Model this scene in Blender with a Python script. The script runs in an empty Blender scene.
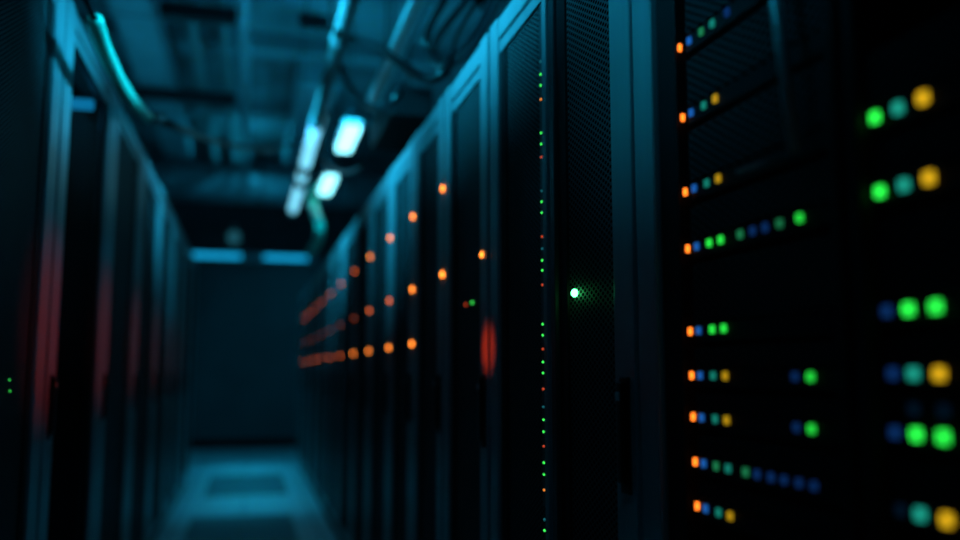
import bpy, bmesh, math, random
from mathutils import Vector, Matrix
random.seed(7)
scene = bpy.context.scene
COL = scene.collection
AX, BX = 0.70, -0.648          # fronts of the right and left rack rows
HR, HL = 2.40, 2.65            # rack heights
WALLY = 15.7

# ------------------------------------------------------------------ camera
F, YAW, PITCH, CH = 865.7, 0.2596, 0.1158, 1.332
fw = Vector((math.sin(YAW)*math.cos(PITCH), math.cos(YAW)*math.cos(PITCH), math.sin(PITCH)))
rt = Vector((math.cos(YAW), -math.sin(YAW), 0.0))
up = rt.cross(fw)
cam = bpy.data.cameras.new('camera'); camo = bpy.data.objects.new('camera', cam); COL.objects.link(camo)
M = Matrix((rt, up, -fw)).transposed().to_4x4(); M.translation = Vector((0, 0, CH)); camo.matrix_world = M
cam.sensor_width = 36.0; cam.lens = F/960*36.0
cam.clip_start = 0.02
cam.dof.use_dof = True; cam.dof.focus_distance = 1.91; cam.dof.aperture_fstop = 0.92
scene.camera = camo

def at(px, py, x=None, y=None, z=None):
    """the point of a real plane (x, y or z given) that the photo shows at a pixel"""
    d = fw + rt*((px-480)/F) - up*((py-270)/F)
    if x is not None: t = x/d.x
    elif y is not None: t = y/d.y
    else: t = (z-CH)/d.z
    return Vector((0, 0, CH)) + d*t

# ------------------------------------------------------------------ materials
def new_mat(name):
    m = bpy.data.materials.new(name); m.use_nodes = True
    return m, m.node_tree.nodes, m.node_tree.links, m.node_tree.nodes['Principled BSDF']

def mat(name, col, rough=0.5, metal=0.0, var=0.15, scale=14.0, bump=0.0, stretch=None, spec=.5):
    m, N, L, B = new_mat(name)
    tc = N.new('ShaderNodeTexCoord'); mp = N.new('ShaderNodeMapping'); nz = N.new('ShaderNodeTexNoise')
    if stretch: mp.inputs['Scale'].default_value = stretch
    nz.inputs['Scale'].default_value = scale; nz.inputs['Detail'].default_value = 4
    L.new(tc.outputs['Object'], mp.inputs['Vector']); L.new(mp.outputs['Vector'], nz.inputs['Vector'])
    cr = N.new('ShaderNodeValToRGB')
    cr.color_ramp.elements[0].color = [c*(1-var) for c in col] + [1]; cr.color_ramp.elements[0].position = .3
    cr.color_ramp.elements[1].color = [min(1, c*(1+var)) for c in col] + [1]; cr.color_ramp.elements[1].position = .7
    L.new(nz.outputs['Fac'], cr.inputs['Fac']); L.new(cr.outputs['Color'], B.inputs['Base Color'])
    B.inputs['Roughness'].default_value = rough; B.inputs['Metallic'].default_value = metal; B.inputs['Specular IOR Level'].default_value = spec
    if bump:
        bp = N.new('ShaderNodeBump'); bp.inputs['Strength'].default_value = bump; bp.inputs['Distance'].default_value = .002
        L.new(nz.outputs['Fac'], bp.inputs['Height']); L.new(bp.outputs['Normal'], B.inputs['Normal'])
    return m

def perforated(name, col, pitch, hole=.36, rough=.35, metal=.6, axes='yz'):
    """steel sheet punched with a staggered grid of round holes (black inside)"""
    m, N, L, B = new_mat(name)
    tc = N.new('ShaderNodeTexCoord'); sp = N.new('ShaderNodeSeparateXYZ'); cb = N.new('ShaderNodeCombineXYZ')
    L.new(tc.outputs['Object'], sp.inputs[0])
    L.new(sp.outputs['XYZ'.index(axes[0].upper())], cb.inputs[0]); L.new(sp.outputs['XYZ'.index(axes[1].upper())], cb.inputs[1])
    ms = N.new('ShaderNodeMapping'); ms.inputs['Scale'].default_value = (.8165, 1.4142, 1)      # 30 degree rows
    L.new(cb.outputs[0], ms.inputs['Vector'])
    mp = N.new('ShaderNodeMapping'); mp.inputs['Rotation'].default_value = (0, 0, math.radians(45))
    L.new(ms.outputs[0], mp.inputs['Vector'])
    vo = N.new('ShaderNodeTexVoronoi'); vo.voronoi_dimensions = '2D'; vo.inputs['Randomness'].default_value = 0
    vo.inputs['Scale'].default_value = 1/pitch
    L.new(mp.outputs[0], vo.inputs['Vector'])
    lt = N.new('ShaderNodeMapRange'); lt.inputs[1].default_value = hole-.06; lt.inputs[2].default_value = hole+.02
    L.new(vo.outputs['Distance'], lt.inputs[0])
    mx = N.new('ShaderNodeMix'); mx.data_type = 'RGBA'
    mx.inputs[6].default_value = (.0008, .0008, .001, 1); mx.inputs[7].default_value = (*col, 1)
    L.new(lt.outputs[0], mx.inputs[0]); L.new(mx.outputs[2], B.inputs['Base Color'])
    mr = N.new('ShaderNodeMath'); mr.operation = 'MULTIPLY'; mr.inputs[1].default_value = metal
    L.new(lt.outputs[0], mr.inputs[0]); L.new(mr.outputs[0], B.inputs['Metallic'])
    sl = N.new('ShaderNodeMath'); sl.operation = 'MULTIPLY'; sl.inputs[1].default_value = .15
    L.new(lt.outputs[0], sl.inputs[0]); L.new(sl.outputs[0], B.inputs['Specular IOR Level'])
    B.inputs['Roughness'].default_value = rough
    bp = N.new('ShaderNodeBump'); bp.inputs['Strength'].default_value = .4; bp.inputs['Distance'].default_value = .001
    L.new(lt.outputs[0], bp.inputs['Height']); L.new(bp.outputs['Normal'], B.inputs['Normal'])
    return m

def glow(name, col, strength):
    m, N, L, B = new_mat(name)
    B.inputs['Base Color'].default_value = (*[c*.5 for c in col], 1)
    B.inputs['Emission Color'].default_value = (*col, 1); B.inputs['Emission Strength'].default_value = strength
    # a faint mottle of the lens, procedural
    tc = N.new('ShaderNodeTexCoord'); nz = N.new('ShaderNodeTexNoise'); nz.inputs['Scale'].default_value = 30
    L.new(tc.outputs['Object'], nz.inputs['Vector'])
    mr = N.new('ShaderNodeMapRange'); mr.inputs[3].default_value = .3; mr.inputs[4].default_value = .5
    L.new(nz.outputs['Fac'], mr.inputs[0]); L.new(mr.outputs[0], B.inputs['Roughness'])
    return m

BLACK = mat('black_steel', (.005, .0055, .006), .6, .0, bump=.05, spec=.2)
STILE = mat('grey_steel', (.34, .35, .36), .36, .35, .08, 30, stretch=(1, 1, .05))
DARKSTILE = mat('dark_grey_steel', (.05, .052, .056), .35, .4, .1, 30)
MESH = perforated('perforated_steel', (.075, .076, .078), .0145, .40, .55, .0)
def smoked_glass():
    m, N, L, B = new_mat('smoked_glass')
    tr = N.new('ShaderNodeBsdfTransparent'); tr.inputs[0].default_value = (.55, .58, .60, 1)
    gl = N.new('ShaderNodeBsdfGlossy'); gl.inputs['Roughness'].default_value = .4
    mx = N.new('ShaderNodeMixShader')
    mx.inputs[0].default_value = .02; L.new(tr.outputs[0], mx.inputs[1]); L.new(gl.outputs[0], mx.inputs[2])
    L.new(mx.outputs[0], N['Material Output'].inputs[0])
    return m
GLASS = smoked_glass()
BEZEL = perforated('perforated_bezel', (.035, .036, .038), .0145, .40, .4, .3)
RUBBER = mat('black_rubber', (.004, .004, .0045), .34, spec=.3)
PIPE = mat('galvanised_pipe', (.50, .51, .52), .30, .25, .1, 25)
DUCT = mat('galvanised_duct', (.36, .38, .40), .42, .3, .18, 6)
DULL = mat('grey_painted_pipe', (.22, .21, .21), .55, .0, .15, 8)
STRUT = mat('black_strut', (.012, .012, .014), .6)
PLASTIC = mat('pale_plastic', (.45, .46, .47), .45)
TEAL = mat('teal_sheath', (.05, .86, .62), .35, .0, .1, 40)
LAMPBODY = mat('white_lamp_body', (.5, .5, .5), .5)
LAMP = glow('lamp_diffuser', (.26, .88, 1.0), 3.2)
ADDED_UPGLOW = glow('added_uplight_glow', (.0, .50, 1.0), 30)  # unseen glow added on top of the lamps to light the ceiling
WALLLAMP = glow('wall_lamp_diffuser', (.004, .24, .46), 2.0)
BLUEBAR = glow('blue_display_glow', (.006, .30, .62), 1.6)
ORANGE = glow('orange_led', (1.0, .24, .025), 5)
ORANGE_DIM = glow('dim_orange_led', (1.0, .17, .03), 2.6)
ORANGE_FAINT = glow('faint_orange_led', (1.0, .15, .03), .7)
REDLED = glow('tiny_red_led', (1.0, .10, .03), .7)
GREENLED = glow('tiny_green_led', (.05, .9, .10), 1.5)
AMBERLED = glow('tiny_orange_led', (1.0, .25, .03), 1.3)
BIGGREEN = glow('bright_green_led', (.07, 1.0, .26), 12)

# ------------------------------------------------------------------ builders
def finish(name, bm, m, parent=None, smooth=False):
    me = bpy.data.meshes.new(name)
    if parent is not None:
        off = parent_world(parent)
        bmesh.ops.translate(bm, verts=bm.verts, vec=-off)
    bm.normal_update(); bm.to_mesh(me); bm.free()
    me.materials.append(m)
    if smooth:
        for p in me.polygons: p.use_smooth = True
    o = bpy.data.objects.new(name, me); COL.objects.link(o)
    if parent is not None: o.parent = parent
    return o

def parent_world(p):
    v = Vector((0, 0, 0))
    while p is not None:
        v = v + p.location; p = p.parent
    return v

def add_box(bm, x0, x1, y0, y1, z0, z1, bev=0.0):
    r = bmesh.ops.create_cube(bm, size=1.0)
    vs = r['verts']
    for v in vs:
        v.co = Vector(((x0+x1)/2 + v.co.x*(x1-x0), (y0+y1)/2 + v.co.y*(y1-y0), (z0+z1)/2 + v.co.z*(z1-z0)))
    if bev > 0:
        es = list({e for v in vs for e in v.link_edges})
        bmesh.ops.bevel(bm, geom=es, offset=bev, segments=2, profile=.6, affect='EDGES')

def box(name, m, parent, x0, x1, y0, y1, z0, z1, bev=0.0):
    bm = bmesh.new(); add_box(bm, min(x0, x1), max(x0, x1), y0, y1, z0, z1, bev)
    return finish(name, bm, m, parent)

def spline(pts, n=10):
    P = [Vector(p) for p in pts]
    if len(P) < 3: return P
    out = []
    for i in range(len(P)-1):
        p0 = P[max(i-1, 0)]; p1 = P[i]; p2 = P[i+1]; p3 = P[min(i+2, len(P)-1)]
        for k in range(n):
            t = k/n
            out.append(.5*((2*p1) + (p2-p0)*t + (2*p0-5*p1+4*p2-p3)*t*t + (3*p1-p0-3*p2+p3)*t**3))
    out.append(P[-1])
    return out

def add_tube(bm, pts, r, seg=14, caps=True):
    pts = [Vector(p) for p in pts]
    rings = []; nrm = None
    for i, p in enumerate(pts):
        t = (pts[min(i+1, len(pts)-1)] - pts[max(i-1, 0)]).normalized()
        if nrm is None:
            a = Vector((0, 0, 1)) if abs(t.z) < .9 else Vector((1, 0, 0))
            nrm = t.cross(a).normalized()
        nrm = (nrm - t*nrm.dot(t)).normalized(); b = t.cross(nrm)
        rings.append([bm.verts.new(p + (nrm*math.cos(2*math.pi*k/seg) + b*math.sin(2*math.pi*k/seg))*r) for k in range(seg)])
    for a, b in zip(rings, rings[1:]):
        for k in range(seg):
            bm.faces.new((a[k], a[(k+1) % seg], b[(k+1) % seg], b[k]))
    if caps:
        bm.faces.new(rings[0][::-1]); bm.faces.new(rings[-1])
    bmesh.ops.recalc_face_normals(bm, faces=bm.faces)

def tube(name, m, parent, pts, r, smooth=True, seg=14, curve=True):
    bm = bmesh.new(); add_tube(bm, spline(pts) if curve else pts, r, seg)
    return finish(name, bm, m, parent, smooth)

def dome(name, m, parent, c, r, sx=1.0, sy=1.0, sz=1.0, n=12):
    bm = bmesh.new(); bmesh.ops.create_uvsphere(bm, u_segments=n, v_segments=max(6, n//2), radius=r)
    for v in bm.verts: v.co = Vector((v.co.x*sx, v.co.y*sy, v.co.z*sz)) + Vector(c)
    return finish(name, bm, m, parent, True)

def tag(o, label, cat, group=None):
    o['label'] = label; o['category'] = cat
    if group: o['group'] = group
    return o

def thing(name, label, cat, loc, group=None):
    o = bpy.data.objects.new(name, None); COL.objects.link(o); o.location = loc; o.empty_display_size = .1
    return tag(o, label, cat, group)

def struct(name, bm, m):
    o = finish(name, bm, m); o['kind'] = 'structure'; return o

# ------------------------------------------------------------------ the room
def floor_mat():
    m, N, L, B = new_mat('raised_floor')
    tc = N.new('ShaderNodeTexCoord'); br = N.new('ShaderNodeTexBrick')
    br.offset = 0; br.inputs['Scale'].default_value = 1
    br.inputs['Brick Width'].default_value = .6; br.inputs['Row Height'].default_value = .6; br.inputs['Mortar Size'].default_value = .006
    br.inputs['Color1'].default_value = (.66, .67, .68, 1); br.inputs['Color2'].default_value = (.58, .59, .60, 1); br.inputs['Mortar'].default_value = (.05, .05, .05, 1)
    L.new(tc.outputs['Object'], br.inputs['Vector']); L.new(br.outputs['Color'], B.inputs['Base Color'])
    B.inputs['Roughness'].default_value = .38
    return m
FLOOR = floor_mat()
WALL = mat('painted_partition', (.10, .105, .11), .6, var=.1, scale=2)
DARKWALL = mat('shade_toned_wall', (.08, .083, .09), .7, var=.2, scale=3)  # tone includes the shade on the rear wall above the lamps
CONC = mat('concrete_soffit', (.20, .21, .22), .8, var=.45, scale=1.3, bump=.3)
for nm, m, b in (('floor', FLOOR, (-3.5, 3.5, -2, WALLY+.2, -.1, 0)),
                 ('ceiling', CONC, (-3.5, 3.5, -2, WALLY+.2, 4.8, 4.9)),
                 ('wall_left', DARKWALL, (-3.6, -3.5, -2, WALLY+.2, 0, 4.8)),
                 ('wall_right', DARKWALL, (3.5, 3.6, -2, WALLY+.2, 0, 4.8)),
                 ('wall_front', DARKWALL, (-3.5, 3.5, -2.1, -2, 0, 4.8)),
                 ('wall_rear', WALL, (-3.5, 3.5, WALLY, WALLY+.2, 0, 3.3)),
                 ('wall_upper', DARKWALL, (-3.5, 3.5, WALLY+.05, WALLY+.2, 3.3, 4.8)),
                 ('baseboard_rear', BLACK, (-3.5, 3.5, WALLY-.03, WALLY, 0, .16))):
    bm = bmesh.new(); add_box(bm, *b); struct(nm, bm, m)

# ------------------------------------------------------------------ racks
def rack(side, y0, y1, label, group, near=.085, far=.085, door=True, mesh_mat=None, handle=True, H=None, stile_near=None, stile_far=None):
    right = side > 0
    X = AX if right else BX
    H = H or (HR if right else HL)
    s = 1 if right else -1                       # +s points into the rack
    g = .016 if y0 > 1.9 else .008
    a, b = y0+g, y1-g
    r = thing('server_rack', label, 'server rack', (X + s*.5, (a+b)/2, 0), group)
    bm = bmesh.new()                             # carcass: sides, back, roof, floor pan
    def bx(d0, d1, ya, yb, z0, z1, bev=.002):
        xa, xb = X + s*d0, X + s*d1
        add_box(bm, min(xa, xb), max(xa, xb), ya, yb, z0, z1, bev)
    t = .018
    bx(.045, 1.0, a, a+t, .10, H-.065); bx(.045, 1.0, b-t, b, .10, H-.065)
    bx(.98, 1.0, a, b, .10, H-.065); bx(.045, 1.0, a, b, .10, .12); bx(.045, 1.0, a, b, H-.065, H-.02)
    finish('carcass', bm, BLACK, r)
    bm = bmesh.new(); bx(.03, .97, a+.01, b-.01, 0, .10, .003); finish('plinth', bm, BLACK, r)
    bm = bmesh.new(); bx(.004, .05, a+near+.002, b-far-.002, H-.065, H-.003, .004); finish('top_rail', bm, STILE, r)
    bm = bmesh.new(); bx(.051, 1.0, a, b, H-.019, H, .002); finish('roof_panel', bm, STILE, r)
    z0, z1 = .10, H-.075
    if door:
        bm = bmesh.new()
        bx(.0, .044, a, a+near, z0, H, .004)
        d = finish('door_frame', bm, stile_near or STILE, r)
        bm = bmesh.new(); bx(.0, .044, b-far, b, z0, H, .004); finish('door_stile', bm, stile_far or STILE, d)
        bm = bmesh.new(); bx(.008, .044, a+near, b-far, z1-.035, z1, .003); finish('door_rail', bm, STILE, d)
        bm = bmesh.new(); bx(.008, .044, a+near, b-far, z0, z0+.06, .003); finish('door_rail', bm, STILE, d)
        bm = bmesh.new(); bx(.016, .024, a+near, b-far, z0+.06, z1-.035, 0); finish('mesh_panel', bm, mesh_mat or MESH, d)
        bm = bmesh.new(); bx(.010, .020, b-far-.055, b-far, z0+.06, z1-.035, .002); finish('hinge_strip', bm, BLACK, d)
        if handle:
            yc = a + near*.45
            bm = bmesh.new()
            bx(-.006, .000, yc-.02, yc+.02, 1.10, 1.32, .003); bx(-.017, -.006, yc-.013, yc+.013, 1.12, 1.31, .004)
            hd = finish('handle', bm, RUBBER, d)
            bm = bmesh.new(); bx(-.020, -.017, yc-.008, yc+.008, 1.275, 1.292, .0015); finish('lock', bm, PIPE, hd)
    else:
        bm = bmesh.new(); bx(.0, .05, b-far, b, z0, H, .004); finish('rack_post', bm, stile_far or STILE, r)
        bm = bmesh.new(); bx(.0, .05, a, a+near, z0, H, .004); finish('rack_post', bm, stile_near or STILE, r)
        if far > .05:
            bm = bmesh.new(); bx(.012, .05, b-far-.070, b-far, z0, z1, .003); finish('side_baffle', bm, BLACK, r)
    return r

GR = 'racks of the right row'; GL = 'racks of the left row'
RB = [.33, .895, 1.495, 1.98, 2.535, 3.18, 3.81, 4.47, 5.25, 6.05, 6.97, 7.88, 8.88, 9.85, 10.8, 11.75, 12.7]
RL = ['nearest open black rack at right edge, with large blurred green and yellow lights',
      'open black rack with short rows of sharp orange, blue and green server lights',
      'perforated black rack with one glowing green light on its door',
      'narrow perforated rack with a vertical line of tiny green and red lights',
      'black rack whose near post is lit bright red, beyond the narrow perforated rack',
      'black right-row rack next beyond the one with the red-lit post',
      'black right-row rack second beyond the one with the red-lit post',
      'black right-row rack third beyond the one with the red-lit post',
      'black right-row rack fourth beyond the one with the red-lit post',
      'black right-row rack fifth beyond the one with the red-lit post',
      'blurred right-row rack, sixth from the far end by the back wall',
      'blurred right-row rack, fifth from the far end by the back wall',
      'blurred right-row rack, fourth from the far end by the back wall',
      'blurred right-row rack, third from the far end by the back wall',
      'blurred right-row rack, second from the far end by the back wall',
      'blurred right-row rack, last one at the far end by the back wall']
R = []
for i in range(len(RB)-1):
    kw = {}
    if i == 0: kw = dict(door=False, stile_far=BLACK, stile_near=BLACK, far=.02, near=.03)  # black posts: their unlit look is put into the colour
    if i == 1: kw = dict(door=False, stile_near=BLACK, near=.02, far=.078)  # near post coloured black to look unlit
    if i == 2: kw = dict(near=.095, far=.034, stile_far=DARKSTILE)
    if i == 3: kw = dict(near=.030, far=.085, handle=False)
    if i >= 10: kw = dict(near=.11, far=.11)
    R.append(rack(1, RB[i], RB[i+1], RL[i], GR, **kw))
LB = [2.03, 3.165, 4.30, 5.43, 6.60, 7.75, 8.80, 9.88, 10.95]
LL = ['nearest left-row rack with dark perforated door, cut by the left edge of the photo',
      'left-row rack with a glowing blue bar behind its smoked glass door',
      'black left-row rack next beyond the one with the glowing blue bar',
      'black left-row rack second beyond the one with the glowing blue bar',
      'black left-row rack third beyond the one with the glowing blue bar',
      'blurred left-row rack, third from the far end of its row',
      'blurred left-row rack, second from the far end of its row',
      'blurred left-row rack, last one at the far end by the back wall']
LR = [rack(-1, LB[i], LB[i+1], LL[i], GL, near=.14, far=.13, mesh_mat=GLASS if i == 1 else None) for i in range(len(LB)-1)]

def led_on(parent, name, m, px, py, x, r, label=None, flat=.5, sy=1.0, sz=1.0):
    o = dome(name, m, parent, at(px, py, x=x), r, flat, sy, sz)
    if label: o['label'] = label
    return o

# orange lamps on the posts of the right row: three levels
Z1, Z2, Z3 = 2.027, 1.695, 1.451
for i in range(4, 16):
    yb = RB[i]
    for k, z in enumerate((Z1, Z2, Z3)):
        if i == 4 and k != 1: continue
        if i == 5 and k == 2: continue
        om = (ORANGE if i < 9 else ORANGE_DIM, ORANGE if i < 7 else ORANGE_DIM if i < 9 else ORANGE_FAINT, ORANGE if i < 10 else ORANGE_DIM)[k]
        dome('status_light', om, R[i], (AX-.001, yb + (.075 if i == 4 else .012), z), .0100 if i == 4 else .0125, .5)['label'] = 'small orange status light on rack post'
# tiny lights
led_on(R[4], 'status_light', REDLED, 465.5, 304.5, AX+.012, .006, 'tiny red status light')
led_on(R[4], 'status_light', GREENLED, 472, 302.5, AX+.012, .006, 'tiny green status light')
led_on(R[5], 'status_light', GREENLED, 441, 387, AX+.002, .004, 'tiny green status light')
led_on(R[2], 'status_light', GREENLED, 613, 162, AX+.012, .0035, 'tiny green status light')
led_on(R[2], 'status_light', BIGGREEN, 574.5, 293, AX+.010, .0082, 'bright green status light', 1.0, 1.0, 1.15)
led_on(LR[0], 'status_light', GREENLED, 9.5, 380, BX-.012, .003, 'tiny green status light')
led_on(LR[0], 'status_light', GREENLED, 10, 391, BX-.012, .003, 'tiny green status light')
# blue lit bar inside the glass-doored left rack, across its width
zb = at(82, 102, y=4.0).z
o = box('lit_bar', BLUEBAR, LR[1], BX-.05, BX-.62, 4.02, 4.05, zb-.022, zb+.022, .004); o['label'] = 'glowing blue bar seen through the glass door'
# vertical strip of small lights inside the narrow rack
ys = at(542, 260, x=AX+.012).y
strip = box('indicator_strip', DARKSTILE, R[3], AX+.013, AX+.022, ys-.012, ys+.012, 1.0, 2.33, .002)
for py, c in ((60, 'd'), (73, 'g'), (84, 'g'), (98, 'o'), (132, 'g'), (143, 'g'), (156, 'r'), (190, 'd'), (201, 'g'), (212, 'g'), (236, 'r'),
              (248, 'd'), (260, 'g'), (270, 'g'), (284.5, 'r'), (324, 'g'), (335, 'g'), (349, 'r'), (362, 'g'), (373, 'g'), (389, 'r'),
              (407, 'd'), (420, 'g'), (432, 'g'), (446.5, 'r'), (463, 'g'), (475, 'g'), (490.5, 'o'), (520, 'd'), (531, 'g')):
    z = at(541.3 + py*.0075, py, x=AX+.012).z
    if c == 'd': mm, lb = bpy.data.materials.get('dim_teal_led') or glow('dim_teal_led', (.02, .25, .30), .5), 'dim teal light'
    else: mm, lb = {'g': (GREENLED, 'tiny green light'), 'r': (REDLED, 'tiny red light'), 'o': (AMBERLED, 'tiny orange light')}[c]
    dome('strip_light', mm, strip, (AX+.0125, ys, z), .0048, .5, 1.25, .60)['label'] = lb

# ------------------------------------------------------------------ servers in the two open racks
C = {'o': ('server_orange', (1.0, .19, .015), 3.0, 'orange'), 'b': ('server_blue', (.012, .13, .50), .75, 'blue'),
     'f': ('server_faint', (.004, .04, .10), .16, 'faint navy'), 'n': ('server_navy', (.006, .045, .20), .5, 'dim navy'), 'g': ('server_green', (.02, .80, .06), 1.15, 'bright green'),
     't': ('server_teal', (.01, .30, .22), .62, 'teal'), 'e': ('server_dim_green', (.015, .25, .09), .7, 'dim green'),
     'y': ('server_yellow', (.75, .43, .010), .6, 'yellow')}
CN = {k: glow(v[0], v[1], v[2]) for k, v in C.items()}
CF = {k: glow(v[0] + '_large', v[1], v[2]*s) for (k, v), s in zip(C.items(), (1, 2, 1, 1.4, 1.9, 2.5, 2.6, 2.5))}
rows1 = [([(680.5, 47, 'o'), (690, 41, 'b'), (702, 31.5, 'e'), (713, 23, 't'), (728, 14, 'n')], 'top server in rack with orange lights, row ending dim navy'),
         ([(683.5, 118, 'o'), (692, 112.5, 'b'), (704.5, 105, 't'), (716, 99, 'y')], 'second server from the top in rack with orange lights'),
         ([(686, 192, 'o'), (695, 188.5, 'b'), (707.5, 183, 't'), (719, 178.5, 'y')], 'third server from the top in rack with orange lights'),
         ([(688.5, 249.5, 'o'), (697.5, 247, 'b'), (710, 243.5, 'g'), (721.5, 240.5, 'g'), (741, 234.5, 'e'), (753.5, 230, 'n'), (766, 226.5, 'n'), (780.5, 222.5, 'e'), (800.5, 217, 'g')],
          'server with a long row of nine lights ending in bright green'),
         ([(691, 331.5, 'o'), (699.5, 331, 'b'), (713, 329, 'g'), (724.5, 328, 'g')], 'server with four lights, orange, blue and two bright green'),
         ([(692.5, 376, 'o'), (701, 376, 'b'), (714, 376, 't'), (726, 376.5, 'y'), (796, 375, 'n'), (811.5, 375.5, 'g')],
          'upper of two servers with a lone green light at their right end'),
         ([(694, 417.5, 'o'), (702.5, 418.5, 'b'), (716, 419, 't'), (727.5, 420.5, 'y'), (797.5, 426, 'n'), (812.5, 428, 'g')],
          'lower of two servers with a lone green light at their right end'),
         ([(696, 462.5, 'o'), (704.5, 464, 'b'), (717, 466.5, 'e'), (729, 469, 't'), (746.5, 472, 'e'), (758, 474, 'n'), (772, 477, 'n'), (785, 479, 'n'), (800, 481.5, 'n'), (815, 486, 'n')],
          'server with a long row of lights trailing off in dim navy'),
         ([(698, 506, 'o'), (706.5, 508.5, 'b'), (719.5, 512.5, 't'), (731, 516, 'y')], 'lowest visible server in rack with orange lights')]
rows0 = [([(876, 117.5, 'g'), (899, 108, 't'), (924, 98, 'y')], 'topmost server in rightmost rack, blurred green, teal and yellow lights'),
         ([(881, 192, 'g'), (905, 184.5, 't'), (930, 178, 'y')], 'second server from the top in rightmost rack, blurred green, teal and yellow lights'),
         ([(888, 311, 'n'), (909.5, 309.5, 'g'), (937, 306.5, 'g')], 'third server from the top in rightmost rack, two large blurred green lights'),
         ([(894, 374, 'n'), (914.5, 373, 't'), (940.5, 374, 'y')], 'fourth server from the top in rightmost rack, blurred teal and yellow lights'),
         ([(915, 409, 'f'), (945, 411, 'f')], 'slim server in rightmost rack with two faint navy lights only'),
         ([(896, 432.5, 'n'), (917.5, 434.5, 'g'), (944.5, 437, 'g')], 'server in rightmost rack, lower one with two large blurred green lights'),
         ([(902, 510, 'f'), (921.5, 515, 't'), (948, 519.5, 'y')], 'lowest visible server in rightmost rack, blurred teal and yellow lights')]

def servers(rows, y0, y1, mats, group, yled, ledsize, top):
    XS = AX + .018
    zs = []
    for leds, lab in rows:
        c = leds[len(leds)//2]
        zs.append(sum(at(l[0], l[1], x=XS).z for l in leds)/len(leds))
    for k, (leds, lab) in enumerate(rows):
        z = zs[k]
        tight = k and zs[k-1]-z < .04
        ztop = min((zs[k-1] - (.014 if tight else .024)) if k else top, z + .115)
        zbot = z - (.012 if k+1 < len(zs) and z-zs[k+1] < .04 else .021)
        s = thing('rack_server', lab, 'server', (XS+.3, (y0+y1)/2, zbot), group)
        bm = bmesh.new(); add_box(bm, XS+.004, XS+.62, y0, y1, zbot, ztop-.003, .002); finish('chassis', bm, BLACK, s)
        if ztop-.008 > z+.022:
            bm = bmesh.new(); add_box(bm, XS-.002, XS+.004, y0+.006, y1-.006, z+.013, ztop-.008, .001); finish('bezel', bm, BEZEL, s)
        bm = bmesh.new(); add_box(bm, XS, XS+.004, y0+.003, y1-.003, zbot+.003, min(z+.011, ztop-.004), .001); finish('light_panel', bm, BLACK, s)
        for (px, py, c) in leds:
            p = at(px, py, x=XS)
            w, h = ledsize
            if c == 'o': w *= .5
            if px > 780 and mats is CN: w, h = w*.9, h*.9
            bm = bmesh.new(); add_box(bm, XS-.004, XS+.001, p.y-w/2, p.y+w/2, z-h/2, z+h/2, .0012)
            o = finish('status_light', bm, mats[c], s); o['label'] = C[c][3] + ' status light'
    return zs
z1s = servers(rows1, .925, 1.312, CN, 'servers in the rack with orange lights', 0, (.0105, .0125), 1.99)
z0s = servers(rows0, .40, .868, CF, 'servers in the rightmost rack', 0, (.0115, .0125), 1.72)

# slanted bracket in front of the open rack
bm = bmesh.new()
q0, q1 = at(767, -60, x=AX-.02), at(795, 152, x=AX-.02)
add_tube(bm, [q0 + (q0-q1)*.2, q1], .0075, 12)
br = finish('slanted_bracket', bm, STILE, R[1], True); br['label'] = 'slanted steel bracket across open rack'
tube('bracket_arm', DARKSTILE, br, [q1, at(738, 172, x=AX-.004)], .004, curve=False)

# ------------------------------------------------------------------ overhead: lamps, pipes, ducts
def lamp(y0, y1, xc, z, label, lit=True):
    r = thing('ceiling_lamp', label, 'lamp', (xc, (y0+y1)/2, z), 'lit lamps over the right rack row')
    bm = bmesh.new(); add_box(bm, xc-.070, xc+.070, y0, y1, z+.045, z+.085, .008); finish('housing', bm, LAMPBODY, r)
    bm = bmesh.new(); add_box(bm, xc-.058, xc+.058, y0+.015, y1-.015, z, z+.047, .006); finish('diffuser', bm, LAMP, r)
    bm = bmesh.new(); add_box(bm, xc-.06, xc+.06, y0+.04, y1-.04, z+.083, z+.092, .002); finish('added_uplight', bm, ADDED_UPGLOW, r)  # added glowing top, hidden from below, brightens the ceiling
    for yy in (y0+.15, y1-.15):
        tube('hanger_rod', STRUT, r, [(xc, yy, z+.085), (xc, yy, 4.8)], .004, curve=False)
lamp(6.28, 6.98, .695, 3.1, 'nearer and larger of the two glaring white ceiling lamps')
lamp(7.98, 8.76, .69, 3.1, 'farther and smaller of the two glaring white ceiling lamps')
# long pipe left of the lamps, with couplings
r = thing('ceiling_pipe', 'bright pipe hanging along the aisle, left of the two lamps, wrapped by black cables', 'pipe', (.42, 6, 3.1))
tube('pipe_tube', DULL, r, [(.42, 1.0, 3.1), (.42, 9.9, 3.1)], .043, seg=24, curve=False)
for y in (4.55, 6.1, 7.6, 8.17):
    tube('coupling', DULL, r, [(.42, y-.05, 3.1), (.42, y+.05, 3.1)], .050, seg=24, curve=False)
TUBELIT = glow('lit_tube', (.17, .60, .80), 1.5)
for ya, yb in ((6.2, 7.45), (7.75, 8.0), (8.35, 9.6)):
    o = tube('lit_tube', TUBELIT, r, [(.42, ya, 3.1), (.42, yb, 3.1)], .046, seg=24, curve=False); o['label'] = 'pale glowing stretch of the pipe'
for y in (2.2, 5.2, 8.3):
    tube('hanger_rod', STRUT, r, [(.42, y, 3.14), (.42, y, 4.8)], .005, curve=False)
r = thing('ceiling_pipe', 'pale pipe above the right racks, in line with the lamps and ending before them', 'pipe', (.745, 4, 3.1))
tube('pipe_tube', mat('pale_pipe', (.85, .86, .87), .3, .1, .06), r, [(.745, 1.0, 3.1), (.745, 5.6, 3.1)], .048, seg=24, curve=False)
for y in (2.0, 5.0):
    tube('hanger_rod', STRUT, r, [(.745, y, 3.14), (.745, y, 4.8)], .005, curve=False)
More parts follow.
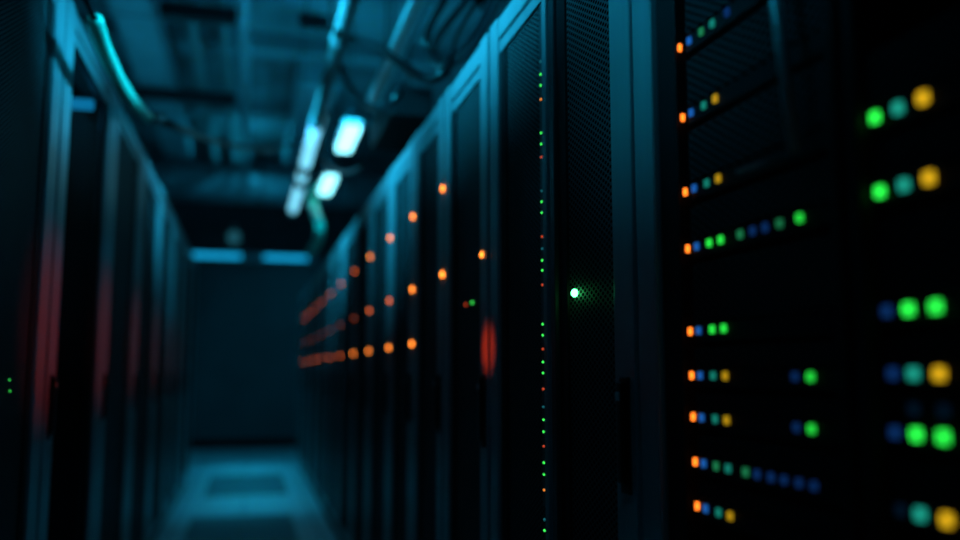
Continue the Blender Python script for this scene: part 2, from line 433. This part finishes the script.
# duct across the far end
r = thing('air_duct', 'large round duct crossing the aisle in front of the back wall', 'duct', (0, 14, 4.28))
tube('duct_tube', DUCT, r, [(-3.4, 14, 4.28), (3.4, 14, 4.28)], .31, seg=40, curve=False)
for x in (-1.3, .1, 1.5):
    tube('hanger_rod', STRUT, r, [(x, 14, 4.6), (x, 14, 4.8)], .012, curve=False)
    tube('duct_collar', DULL, r, [(x-.04, 14, 4.28), (x+.04, 14, 4.28)], .325, seg=40, curve=False)
r = thing('air_duct', 'wide box duct along the ceiling above the left rack row', 'duct', (-1.02, 9, 4.35))
bm = bmesh.new(); add_box(bm, -1.20, -.86, 3, 12.5, 4.3, 4.62, .02); finish('duct_box', bm, DUCT, r)
for y in (4.5, 6, 7.5, 9, 10.5, 12): box('duct_flange', DUCT, r, -1.215, -.845, y-.02, y+.02, 4.285, 4.635, .004)
r = thing('air_duct', 'box duct along the ceiling right of the middle pipes', 'duct', (.62, 10, 4.4))
bm = bmesh.new(); add_box(bm, .42, .85, 9.1, 12.8, 4.35, 4.7, .02); finish('duct_box', bm, DUCT, r)
for x, rr, m_, lab in ((-.57, .045, DULL, 'grey ceiling pipe, leftmost of three thin pipes along the ceiling'),
                       (-.30, .04, DULL, 'grey ceiling pipe, middle one of three thin pipes along the ceiling'),
                       (-.135, .06, DUCT, 'teal-lit ceiling pipe, rightmost of three thin pipes along the ceiling')):
    tag(tube('ceiling_pipe', m_, None, [(x, 3, 4.36), (x, 13.6, 4.36)], rr, seg=18, curve=False), lab, 'pipe', 'thin pipes along the ceiling')
for x0, x1, y, lab in ((-1.36, -.22, 9.45, 'dark strut crossing under the ceiling pipes, farther and longer one'),
                       (-.78, -.18, 7.15, 'dark strut crossing under the ceiling pipes, nearer one at the top edge'),
                       (.32, .66, 7.1, 'short dark strut near the ceiling left of the bright pipe')):
    r = thing('ceiling_strut', lab, 'strut', ((x0+x1)/2, y, 4.2), 'struts below the ceiling')
    bm = bmesh.new(); add_box(bm, x0, x1, y-.05, y+.05, 4.17, 4.29, .006); finish('channel', bm, STRUT, r)
    for x in (x0+.06, x1-.06):
        tube('hanger_rod', STRUT, r, [(x, y, 4.29), (x, y, 4.8)], .008, curve=False)
for y, lab in ((6.6, 'concrete beam across the ceiling, nearest one at the top edge'), (9.0, 'concrete beam across the ceiling, middle one'), (11.4, 'concrete beam across the ceiling, farthest one before the round duct')):
    tag(box('ceiling_beam', CONC, None, -3.5, 3.5, y-.14, y+.14, 4.62, 4.8, .01), lab, 'beam', 'ceiling beams')

# cable tray on the right rack tops with bundles
r = thing('cable_tray', 'ladder cable tray lying along the tops of the right racks', 'cable tray', (1.02, 6, 2.40))
bm = bmesh.new()
for x in (.86, 1.18): add_box(bm, x-.012, x+.012, 3.2, 12.6, HR+.04, HR+.16, .003)
finish('side_rail', bm, STRUT, r)
bm = bmesh.new()
y = 3.3
while y < 12.5:
    add_box(bm, .87, 1.17, y-.015, y+.015, HR+.05, HR+.075, .002); y += .45
finish('rung', bm, STRUT, r)
bm = bmesh.new()
for y in (3.5, 6.5, 9.5, 12.3): add_box(bm, .86, 1.18, y-.04, y+.04, HR, HR+.05, .003)
finish('foot', bm, STRUT, r)
for k in range(7):
    x = .90 + k*.043
    pts = [(x + random.uniform(-.012, .012), 3.25 + j*1.0, HR+.112 + (.035 if k % 2 else 0) + random.uniform(-.006, .006)) for j in range(10)]
    tag(tube('power_cable', RUBBER, None, pts, .019), 'black cable in the bundle lying in the tray on the right racks', 'cable', 'cables in the tray')
# black junction box between pipe and racks
r = thing('junction_box', 'black box hanging beside the lamp over the right racks', 'box', (.86, 5.2, 2.80))
bm = bmesh.new(); add_box(bm, .74, .98, 4.75, 5.6, 2.78, 2.93, .012); finish('box_body', bm, BLACK, r)
bm = bmesh.new(); add_box(bm, .735, .985, 4.745, 5.605, 2.93, 2.95, .004); finish('box_lid', bm, DARKSTILE, r)
for yy in (4.85, 5.5):
    tube('hanger_rod', STRUT, r, [(.86, yy, 2.95), (.86, yy, 4.8)], .005, curve=False)

def lerp_path(pix, x0, x1):
    n = len(pix); return [at(px, py, x=x0 + (x1-x0)*i/(n-1)) for i, (px, py) in enumerate(pix)]
tag(tube('hanging_cable', RUBBER, None, lerp_path([(333, 30), (336, 38), (350, 38), (366, 42), (385, 52), (402, 64), (420, 76), (434, 79), (446, 70), (450, 58)], .40, .76), .020),
    'black cable looping from the bright pipe across to the cable coil', 'cable')
tag(tube('hanging_cable', RUBBER, None, lerp_path([(338, 32), (335, 42), (337, 55), (344, 75), (354, 92), (368, 105), (384, 108), (396, 98), (402, 84)], .39, .72), .020),
    'black cable sagging in a loop below the bright pipe', 'cable')
tag(tube('hanging_cable', RUBBER, None, lerp_path([(326, 112), (321, 130), (321, 148), (330, 166), (345, 174), (362, 168)], .42, .70), .017),
    'black cable hanging around the left side of the nearer lamp', 'cable')
# coil of cables at the top
COIL = mat('glossy_black_cable', (.005, .005, .006), .22, spec=.9)
for k, (pix, x0, rr, lab) in enumerate((
        ([(450, -14), (442, 4), (432, 22), (427, 38), (429, 52), (437, 62), (449, 66), (464, 58), (478, 42), (490, 22), (502, -2), (508, -16)], .74, .018, 'outermost and lowest loop of the black cable coil at the top'),
        ([(476, -14), (462, 6), (449, 22), (438, 38), (434, 50), (438, 58), (448, 60), (460, 52), (474, 36), (487, 14), (498, -10)], .78, .017, 'second loop of the black cable coil at the top'),
        ([(486, -14), (474, 6), (464, 22), (457, 36), (453, 50), (450, 64), (448, 76)], .82, .009, 'thin strand hanging inside the black cable coil at the top'),
        ([(470, -16), (482, 2), (490, 10), (498, 4), (504, -8), (510, -20)], .84, .026, 'thick black bundle above the right side of the cable coil'))):
    tag(tube('coiled_cable', COIL if k < 2 else RUBBER, None, lerp_path(pix, x0, x0+.05), rr), lab, 'cable', 'loops of the cable coil')

# teal hose and trailing cable over the left racks
r = thing('teal_hose', 'thick teal hose curving along the tops of the left racks', 'hose', (-.5, 3.4, 2.43))
hp = lerp_path([(95, 20), (101, 40), (109, 60), (121, 84), (134, 103), (148, 117)], -.52, -.52)
tube('hose_tube', TEAL, r, hp, .027, seg=18)
tube('hose_end', RUBBER, r, [hp[-1] - Vector((0, .02, 0)), at(162, 119, x=-.50)], .027, curve=False)
tube('hose_lead', RUBBER, r, [hp[0] - Vector((0, .01, 0)), Vector((-.57, 2.82, 2.56)), Vector((-.68, 2.80, HL+.013)), Vector((-.85, 2.80, HL+.011))], .010)
tag(tube('trailing_cable', RUBBER, None, [at(162, 121, x=-.50), at(178, 128, y=5.1), at(200, 137, y=5.7), at(226, 144, y=6.4), at(250, 147, y=7.0), at(275, 148, y=7.6), at(300, 141, y=8.2)], .024),
    'thin black cable trailing from the teal hose across to the pipe', 'cable')
r = thing('teal_hose', 'short teal hose hanging down past the far lamp by the right racks', 'hose', (.6, 9, 2.9))
tube('hose_tube', TEAL, r, [at(314, 186, x=.55), at(312, 200, x=.56), at(315, 212, x=.57), at(320, 226, x=.58), at(318, 240, x=.60), at(312, 250, x=.61)], .045, seg=16)
q = at(314, 180, x=.55)
tube('hose_end', RUBBER, r, [at(314, 186, x=.55), q], .03, curve=False)
tube('hose_lead', RUBBER, r, [q, q + Vector((-.05, .02, .05)), Vector((.42, q.y+.05, 3.16))], .012)

# back wall lights and sensor
for x0, x1, lab in ((-1.02, -.18, 'left one of the two blue strip lights on the back wall'), (.20, .96, 'right one of the two blue strip lights on the back wall')):
    r = thing('wall_strip_light', lab, 'strip light', ((x0+x1)/2, WALLY-.05, 3.27), 'strip lights on the back wall')
    bm = bmesh.new(); add_box(bm, x0-.03, x1+.03, WALLY-.05, WALLY, 3.27, 3.38, .01); finish('housing', bm, DARKSTILE, r)
    bm = bmesh.new(); add_box(bm, x0, x1, WALLY-.065, WALLY-.05, 3.285, 3.365, .004); finish('diffuser', bm, WALLLAMP, r)
bm = bmesh.new(); add_box(bm, -1.1, 1.15, WALLY-.03, WALLY, 3.25, 3.40, .004)
o = finish('trim_1', bm, DUCT); o['kind'] = 'structure'
r = thing('wall_lamp', 'small faintly glowing lamp on the dark upper back wall', 'lamp', (-.317, WALLY+.05, 3.72))
dome('lamp_globe', glow('faint_globe', (.03, .22, .30), .40), r, (-.317, WALLY-.06, 3.66), .10, sz=1.15)
tube('lamp_socket', PLASTIC, r, [(-.317, WALLY-.06, 3.88), (-.317, WALLY-.06, 3.74)], .045, curve=False)
box('bracket', PLASTIC, r, -.357, -.277, WALLY-.08, WALLY+.05, 3.80, 3.86, .006)

# darker perforated floor tiles in the aisle
PERF = perforated('perforated_floor_tile', (.30, .31, .32), .03, .30, .5, .2, 'xy')
for (x, y, lab) in ((-.02, 7.5, 'nearer dark perforated floor tile in the aisle'), (.02, 10.8, 'farther dark perforated floor tile in the aisle')):
    r = thing('vent_tile', lab, 'floor tile', (x, y, 0), 'perforated tiles in the aisle floor')
    bm = bmesh.new(); add_box(bm, x-.44, x+.44, y-.95, y+.95, 0, .006, .002); finish('tile_plate', bm, PERF, r)

# ------------------------------------------------------------------ light
def area(name, loc, size, power, col, rot=(0, 0, 0)):
    l = bpy.data.lights.new(name, 'AREA'); l.shape = 'RECTANGLE'; l.size, l.size_y = size; l.energy = power; l.color = col
    o = bpy.data.objects.new(name, l); COL.objects.link(o); o.location = loc; o.rotation_euler = rot
    return o
CY = (.012, .51, .90)
def aim(v): return Vector(v).to_track_quat('-Z', 'Y').to_euler()
def wash(name, loc, size, power, d, spread):
    o = area(name, loc, size, power, CY, aim(d)); o.data.spread = math.radians(spread); return o
wash('added_wash_light', (-.50, 2.5, 2.93), (1.3, .12), 27, (1.2, .10, -.20), 58)  # bare lights added above the view to brighten rack tops and posts
wash('added_wash_light', (-.50, 1.25, 2.75), (.6, .12), 3.0, (1.2, .04, -.40), 52)
wash('added_wash_light', (.36, 3.15, 2.93), (.9, .10), 4.0, (-1.0, .25, -.50), 34)
wash('added_wash_light', (-.50, 3.9, 3.3), (.6, .12), 22, (1.2, .40, -.62), 56)
wash('added_wash_light', (-.45, 4.8, 3.66), (.5, .12), 23, (1.15, 1.6, -.80), 36)
wash('added_wash_light', (.50, 4.6, 3.62), (.6, .12), 14, (-1.15, 1.6, -.72), 38)
o = area('added_aisle_fill', (-.05, 10.8, 4.55), (.25, 4.5), 15, CY); o.data.spread = math.radians(26)  # added light without a fixture, brightens the aisle floor
o = area('added_aisle_fill', (-.1, 12.3, 4.58), (.25, 1.2), 55, CY); o.data.spread = math.radians(165)  # added light for the far wall and round duct
area('added_aisle_fill', (-.05, .6, 3.95), (.25, 1.4), 3.0, CY)  # added weak fill over the camera
area('added_ceiling_uplight', (-1.25, 8.5, 2.75), (.3, 6), 10, CY, (math.pi, 0, 0))  # uplights added out of sight above the racks to brighten the ceiling
area('added_ceiling_uplight', (1.45, 8.5, 2.75), (.3, 6), 15, CY, (math.pi, 0, 0))
def spot(name, loc, power, col, d, ang):
    l = bpy.data.lights.new(name, 'SPOT'); l.energy = power; l.color = col; l.shadow_soft_size = .02; l.spot_size = math.radians(ang); l.spot_blend = 1
    o = bpy.data.objects.new(name, l); COL.objects.link(o); o.location = loc; o.rotation_euler = aim(d)
for y, pw in ((3.16, 26), (4.30, 20), (5.43, 14), (6.6, 10), (7.75, 7), (8.8, 5)):
    spot('added_red_spot', (AX-.03, y, 1.47), pw*.62, (1, .03, .0), (-1, 0, .01), 34)  # added red spots imitate status lights reflected in the left posts
spot('added_red_spot', (BX+.03, 2.54, 1.40), 100, (1, .05, .008), (1, 0, 0), 8)  # added spot for the red glow on one right post

w = bpy.data.worlds.new('world'); scene.world = w; w.use_nodes = True
w.node_tree.nodes['Background'].inputs[0].default_value = (.0005, .006, .010, 1)
w.node_tree.nodes['Background'].inputs[1].default_value = 1.0
scene.view_settings.view_transform = 'Standard'; scene.view_settings.look = 'None'
scene.view_settings.gamma = 1; scene.view_settings.exposure = 0; scene.view_settings.use_curve_mapping = False
scene.cycles.use_denoising = True
scene.cycles.max_bounces = 6
